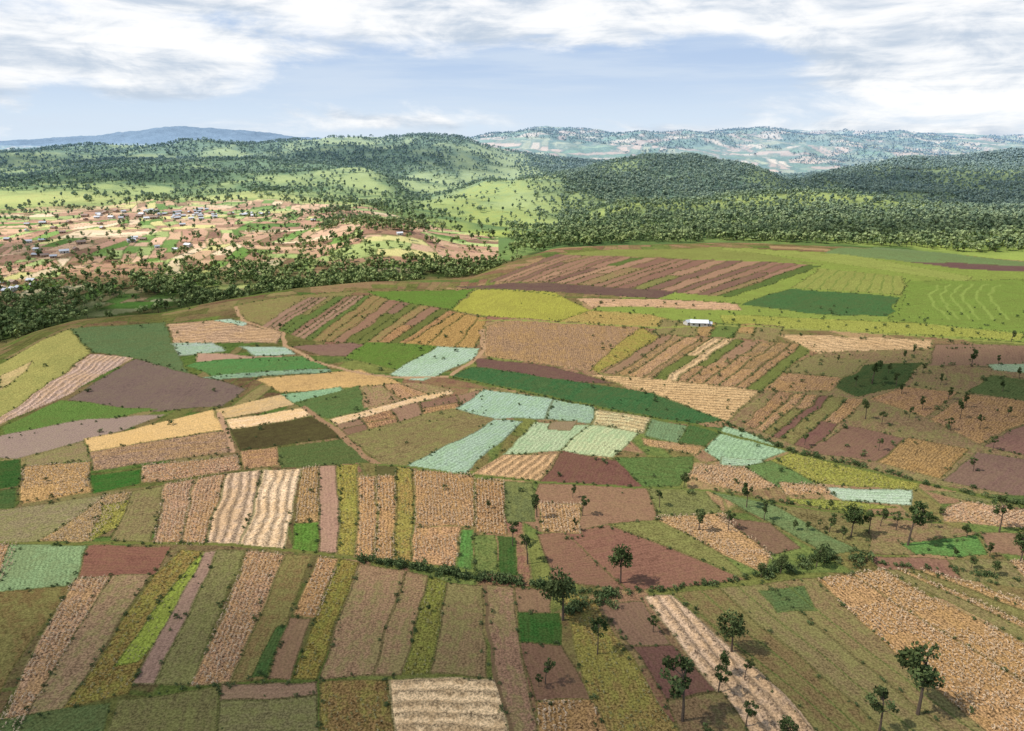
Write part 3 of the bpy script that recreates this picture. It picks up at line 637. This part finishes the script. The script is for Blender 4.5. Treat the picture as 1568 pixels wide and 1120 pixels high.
# individual trees
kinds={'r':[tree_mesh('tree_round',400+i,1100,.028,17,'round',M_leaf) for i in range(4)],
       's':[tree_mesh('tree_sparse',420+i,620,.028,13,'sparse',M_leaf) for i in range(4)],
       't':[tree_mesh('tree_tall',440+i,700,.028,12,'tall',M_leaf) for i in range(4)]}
TR=[(748,778,764,'r'),(785,836,800,'s'),(808,864,820,'s'),(822,792,753,'t'),(877,762,741,'t'),(950,893,832,'r'),(862,950,865,'r'),(915,1002,948,'s'),(1000,968,940,'s'),
(1045,1104,1006,'s'),(1112,1034,994,'t'),(1120,998,936,'r'),(1142,1112,1070,'s'),(1140,1040,1008,'s'),(1405,1094,988,'r'),(1345,1128,1056,'s'),(1100,1060,1015,'s'),(1530,815,762,'s'),(1562,862,818,'r'),(1522,880,857,'r'),
(1270,815,785,'t'),(1303,822,775,'r'),(1330,818,782,'s'),(1348,806,778,'t'),(1390,835,768,'s'),(1372,812,785,'s'),(1410,802,772,'t'),(1143,777,738,'s'),(1170,797,767,'t'),(1047,747,724,'r'),
(1010,777,752,'s'),(1070,812,775,'t'),(1115,812,783,'s'),(835,1048,1012,'s'),(1480,824,802,'r'),(1487,870,850,'r'),(1515,852,830,'t'),(1335,588,550,'t'),(1310,592,573,'s'),(1385,552,535,'t'),(1412,572,555,'s'),
(1470,642,612,'t'),(1487,562,530,'t'),(1548,524,505,'t'),(1282,556,543,'t'),(1325,642,610,'t'),(1380,604,586,'t'),(1500,658,634,'s'),(1412,628,606,'t'),(1232,682,662,'t'),(1215,812,796,'r'),(1236,812,797,'r'),
(1452,612,592,'t'),(1360,572,556,'r'),(1542,640,620,'t'),(1350,650,628,'s'),(1440,590,572,'t'),(1520,690,668,'s'),(1300,800,786,'r'),(1440,790,776,'r'),(892,790,760,'s'),(880,812,792,'s'),(1560,580,560,'t'),(1400,545,530,'t'),
(825,1052,1030,'s'),(1255,812,796,'s'),(1290,826,806,'r'),(1425,808,788,'s'),(1460,852,836,'r'),(1195,878,848,'r'),(1250,868,836,'r'),(1165,885,862,'r'),(655,938,925,'r'),(430,505,494,'r'),(1270,780,765,'r'),
(1372,592,570,'t'),(1478,625,600,'t'),(1455,660,640,'s'),(1535,600,580,'t'),(1345,690,670,'s'),(1490,722,700,'s'),(1392,640,622,'t'),(1528,560,542,'t'),(1200,1140,1098,'r'),(1078,1135,1104,'r')]
for i,(u,vb,vt,kd) in enumerate(TR):
    x,y=ground(u,vb); z=float(zat(x,y)); ht=(H+ray(u,vt)[1]*y)-z
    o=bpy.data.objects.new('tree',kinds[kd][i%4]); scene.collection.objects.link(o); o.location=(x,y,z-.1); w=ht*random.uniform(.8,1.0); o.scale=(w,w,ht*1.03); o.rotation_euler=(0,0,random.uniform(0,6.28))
print('trees',time.time()-T0)
# ---------------------------------------------------------------- houses
def pmat(name,c1,c2,sc=2.):
    mt,nt,b=newmat(name); g=G(nt); ge=nt.nodes.new('ShaderNodeNewGeometry'); nt.links.new(g.mix(g.noise(ge.outputs['Position'],sc,3),c1,c2),b.inputs['Color']); return mt
W_=[pmat('mud_wall',(.30,.20,.13),(.40,.28,.19)),pmat('whitewashed_wall',(.5,.47,.40),(.6,.56,.5))]
Rf=[pmat('tin_roof',(.45,.47,.49),(.66,.68,.70),1),pmat('rusty_roof',(.30,.20,.15),(.45,.36,.30),1),pmat('white_sheet_roof',(.74,.75,.76),(.82,.82,.82),1)]
Dk=pmat('dark_opening',(.02,.02,.02),(.05,.04,.04))
def house(name,l,w,hh,rf,wl):
    V=[];Fc=[];mi=[]
    def box(x0,x1,y0,y1,z0,z1,m_):
        b0=len(V); V.extend([(x0,y0,z0),(x1,y0,z0),(x1,y1,z0),(x0,y1,z0),(x0,y0,z1),(x1,y0,z1),(x1,y1,z1),(x0,y1,z1)])
        for q in((0,1,5,4),(1,2,6,5),(2,3,7,6),(3,0,4,7),(4,5,6,7)): Fc.append(tuple(b0+i for i in q)); mi.append(m_)
    box(-l/2,l/2,-w/2,w/2,-.5,hh,0)
    rh=w*.28; b0=len(V); V.extend([(-l/2,-w/2,hh),(-l/2,w/2,hh),(-l/2,0,hh+rh),(l/2,-w/2,hh),(l/2,w/2,hh),(l/2,0,hh+rh)]); Fc.extend([(b0,b0+2,b0+1),(b0+3,b0+4,b0+5)]); mi.extend([0,0])
    e=.45; t=.1
    for sgn in(-1,1):
        b0=len(V); zo=hh-rh*e/(w/2)+.03
        V.extend([(-l/2-e,sgn*(w/2+e),zo),(l/2+e,sgn*(w/2+e),zo),(l/2+e,0,hh+rh+.03),(-l/2-e,0,hh+rh+.03),(-l/2-e,sgn*(w/2+e),zo+t),(l/2+e,sgn*(w/2+e),zo+t),(l/2+e,0,hh+rh+.03+t),(-l/2-e,0,hh+rh+.03+t)])
        for q in((0,1,2,3),(4,5,6,7),(0,1,5,4),(1,2,6,5),(3,0,4,7)): Fc.append(tuple(b0+i for i in q)); mi.append(1)
    for sgn in(-1,1):
        yo=sgn*(w/2); y0,y1=(yo-.04,yo+.02) if sgn>0 else (yo-.02,yo+.04)
        box(-.5,.5,y0,y1,0,2.0,2)
        for xx in(-l*.32,l*.32): box(xx-.45,xx+.45,y0,y1,1.0,1.9,2)
    me=bpy.data.meshes.new(name); me.from_pydata(V,[],Fc); me.polygons.foreach_set('material_index',mi)
    for m_ in(wl,rf,Dk): me.materials.append(m_)
    return me
HM=[house('farm_house',8,5.5,2.6,Rf[0],W_[0]),house('farm_house',6.5,5,2.5,Rf[0],W_[1]),house('farm_house',9,6,2.7,Rf[1],W_[0]),house('farm_house',9,5.5,2.7,Rf[2],W_[1]),house('farm_house',7,5,2.5,Rf[0],W_[0])]
def puth(u,v,me,rot=None,sc=1,name='farm_house'):
    x,y=ground(u,v); o=bpy.data.objects.new(name,me); scene.collection.objects.link(o); o.location=(x,y,float(zat(x,y))); o.rotation_euler=(0,0,random.uniform(-.9,.9) if rot is None else rot); o.scale=(sc,)*3
for n,(u0,u1,v0,v1) in((40,(215,330,321,337)),(18,(130,225,325,345)),(12,(330,420,320,333)),(16,(10,125,342,400)),(8,(0,60,428,450)),(8,(140,300,345,385)),(4,(480,640,335,370))):
    for i in range(n): puth(random.uniform(u0,u1),random.uniform(v0,v1),random.choice(HM),sc=random.uniform(.75,1.0))
wh=house('white_farm_building',11,5,2.6,Rf[2],W_[1]); puth(1070,499,wh,-.12,.85,'farm_building'); puth(1054,497,HM[1],.5,.7); puth(1084,499,HM[1],-.2,.6)
# ---------------------------------------------------------------- sky, sun
AZ=math.radians(-100); EL=math.radians(50)
sd=Vector((math.sin(AZ)*math.cos(EL),math.cos(AZ)*math.cos(EL),math.sin(EL)))
# thin clouds added out of frame, each placed to shade a chosen patch of land
mc=bpy.data.materials.new('thin_shade_cloud'); mc.use_nodes=True; nc=mc.node_tree; nc.nodes.clear(); gc=G(nc)
oc=nc.nodes.new('ShaderNodeOutputMaterial'); mxc=nc.nodes.new('ShaderNodeMixShader'); tr=nc.nodes.new('ShaderNodeBsdfTransparent'); tl=nc.nodes.new('ShaderNodeBsdfTranslucent'); tl.inputs[0].default_value=(.95,.95,.95,1)
gec=nc.nodes.new('ShaderNodeNewGeometry'); tcc=nc.nodes.new('ShaderNodeTexCoord'); lnc=nc.nodes.new('ShaderNodeVectorMath'); lnc.operation='LENGTH'
mpc=nc.nodes.new('ShaderNodeVectorMath'); mpc.operation='MULTIPLY'; mpc.inputs[1].default_value=(1,1,0); nc.links.new(tcc.outputs['Object'],mpc.inputs[0]); nc.links.new(mpc.outputs[0],lnc.inputs[0])
nn=gc.noise(gec.outputs['Position'],.006,4,.6)
fa=gc.mr(gc.m('SUBTRACT',gc.m('ADD',nn,.45),lnc.outputs['Value']),-.15,.45,0,.42)
nc.links.new(fa,mxc.inputs[0]); nc.links.new(tr.outputs[0],mxc.inputs[1]); nc.links.new(tl.outputs[0],mxc.inputs[2]); nc.links.new(mxc.outputs[0],oc.inputs[0])
a=np.linspace(0,2*np.pi,49)[None,:]; th=np.linspace(.02,np.pi-.02,18)[:,None]
for (tx,ty,rx,ry,zc) in((-420,520,230,75,1300),(-560,760,150,70,1300),(1150,1850,520,330,1500),(560,960,330,75,1300),(-1500,2450,420,220,1600),(-450,2650,420,260,1600),(250,260,120,60,1300),(-1000,1750,260,130,1500),(-60,95,120,40,1300)):
    q=sd*(zc/sd.z); cm_=gridmesh('shade_cloud',np.sin(th)*np.cos(a),np.sin(th)*np.sin(a),np.cos(th)*(1+.15*np.sin(a*5)*np.sin(th*3))); cm_.materials.append(mc)
    o=bpy.data.objects.new('shade_cloud',cm_); scene.collection.objects.link(o); o.location=(tx+q.x,ty+q.y,zc); o.scale=(rx*1.2,ry*1.2,35)
wd=bpy.data.worlds.new('World'); scene.world=wd; wd.use_nodes=True; nt=wd.node_tree; nt.nodes.clear(); g=G(nt)
out=nt.nodes.new('ShaderNodeOutputWorld'); b1=nt.nodes.new('ShaderNodeBackground'); b2=nt.nodes.new('ShaderNodeBackground'); mx=nt.nodes.new('ShaderNodeMixShader')
sky=nt.nodes.new('ShaderNodeTexSky'); sky.sky_type='NISHITA'; sky.sun_disc=False; sky.sun_elevation=EL; sky.sun_rotation=AZ; sky.altitude=1800
nt.links.new(sky.outputs[0],b1.inputs[0]); b1.inputs[1].default_value=.12
tc=nt.nodes.new('ShaderNodeTexCoord'); sp=nt.nodes.new('ShaderNodeSeparateXYZ'); nt.links.new(tc.outputs['Generated'],sp.inputs[0])
az=g.m('ARCTAN2',sp.outputs[0],sp.outputs[1]); el=g.m('ARCSINE',sp.outputs[2])
def cvec(a,b_,z=0.):
    n=nt.nodes.new('ShaderNodeCombineXYZ'); nt.links.new(g.m('MULTIPLY',az,a),n.inputs[0]); nt.links.new(g.m('MULTIPLY',el,b_),n.inputs[1]); n.inputs[2].default_value=z; return n.outputs[0]
nz=g.noise(cvec(3,9,1.7),1.6,7,.62,.4); nst=g.noise(cvec(2.2,24,5.),1.4,5,.58,.2); nw=g.noise(cvec(5,15,9.),1.8,6,.62,.5)
def blob(u,v,su,sv,w):
    a0=(u-784)/1090.; e0=(214-v)/1090.; 
    dx=g.m('DIVIDE',g.m('SUBTRACT',az,a0),su/1090.); dy=g.m('DIVIDE',g.m('SUBTRACT',el,e0),sv/1090.)
    r=g.m('ADD',g.m('MULTIPLY',dx,dx),g.m('MULTIPLY',dy,dy)); return g.m('MULTIPLY',g.m('EXPONENT',g.m('MULTIPLY',r,-1)),w)
cov=nz
for bl in((1430,100,240,80,.44),(110,115,330,45,.30),(740,45,240,34,.28),(620,188,140,14,.26),(250,10,520,40,.30),(800,130,330,38,-.26),(1150,30,240,40,.26),(20,190,200,18,-.16),(1050,185,260,18,-.1)):
    cov=g.m('ADD',cov,blob(*bl))
cm=g.mr(cov,.45,.67)
grad=g.mr(el,0,.12,0,1)
base=g.mix(grad,(.70,.82,.95),(.48,.62,.85)); base=g.mix(g.mr(nst,.40,.66,0,.65),base,(.68,.78,.91))
ccol=g.mix(g.mr(g.m('ADD',g.m('MULTIPLY',nst,.45),g.m('MULTIPLY',nw,.55)),.36,.57),(.56,.65,.77),(1.05,1.05,1.05))
tot=g.mix(g.m('MULTIPLY',cm,.97),base,ccol); nt.links.new(tot,b2.inputs[0]); b2.inputs[1].default_value=1.0
hf_=g.mr(el,.15,.9,.97,.3); ff=g.m('MAXIMUM',hf_,g.m('MULTIPLY',cm,.7)); nt.links.new(ff,mx.inputs[0]); nt.links.new(b1.outputs[0],mx.inputs[1]); nt.links.new(b2.outputs[0],mx.inputs[2]); nt.links.new(mx.outputs[0],out.inputs[0])
sl=bpy.data.lights.new('sun','SUN'); sl.energy=3.9; sl.angle=math.radians(1.2); sl.color=(1,.95,.88)
so=bpy.data.objects.new('sun',sl); scene.collection.objects.link(so); so.rotation_euler=(-sd).to_track_quat('-Z','Y').to_euler(); so.location=(0,0,500)
# ---------------------------------------------------------------- camera
cd=bpy.data.cameras.new('camera'); cd.sensor_width=36; cd.lens=36*F/1568; cd.clip_end=60000; cd.clip_start=1
co=bpy.data.objects.new('camera',cd); scene.collection.objects.link(co); co.location=(0,0,H); co.rotation_euler=(math.pi/2-P,0,0); scene.camera=co
scene.view_settings.view_transform='Standard'; scene.view_settings.look='None'; scene.view_settings.exposure=0
print('done',time.time()-T0)
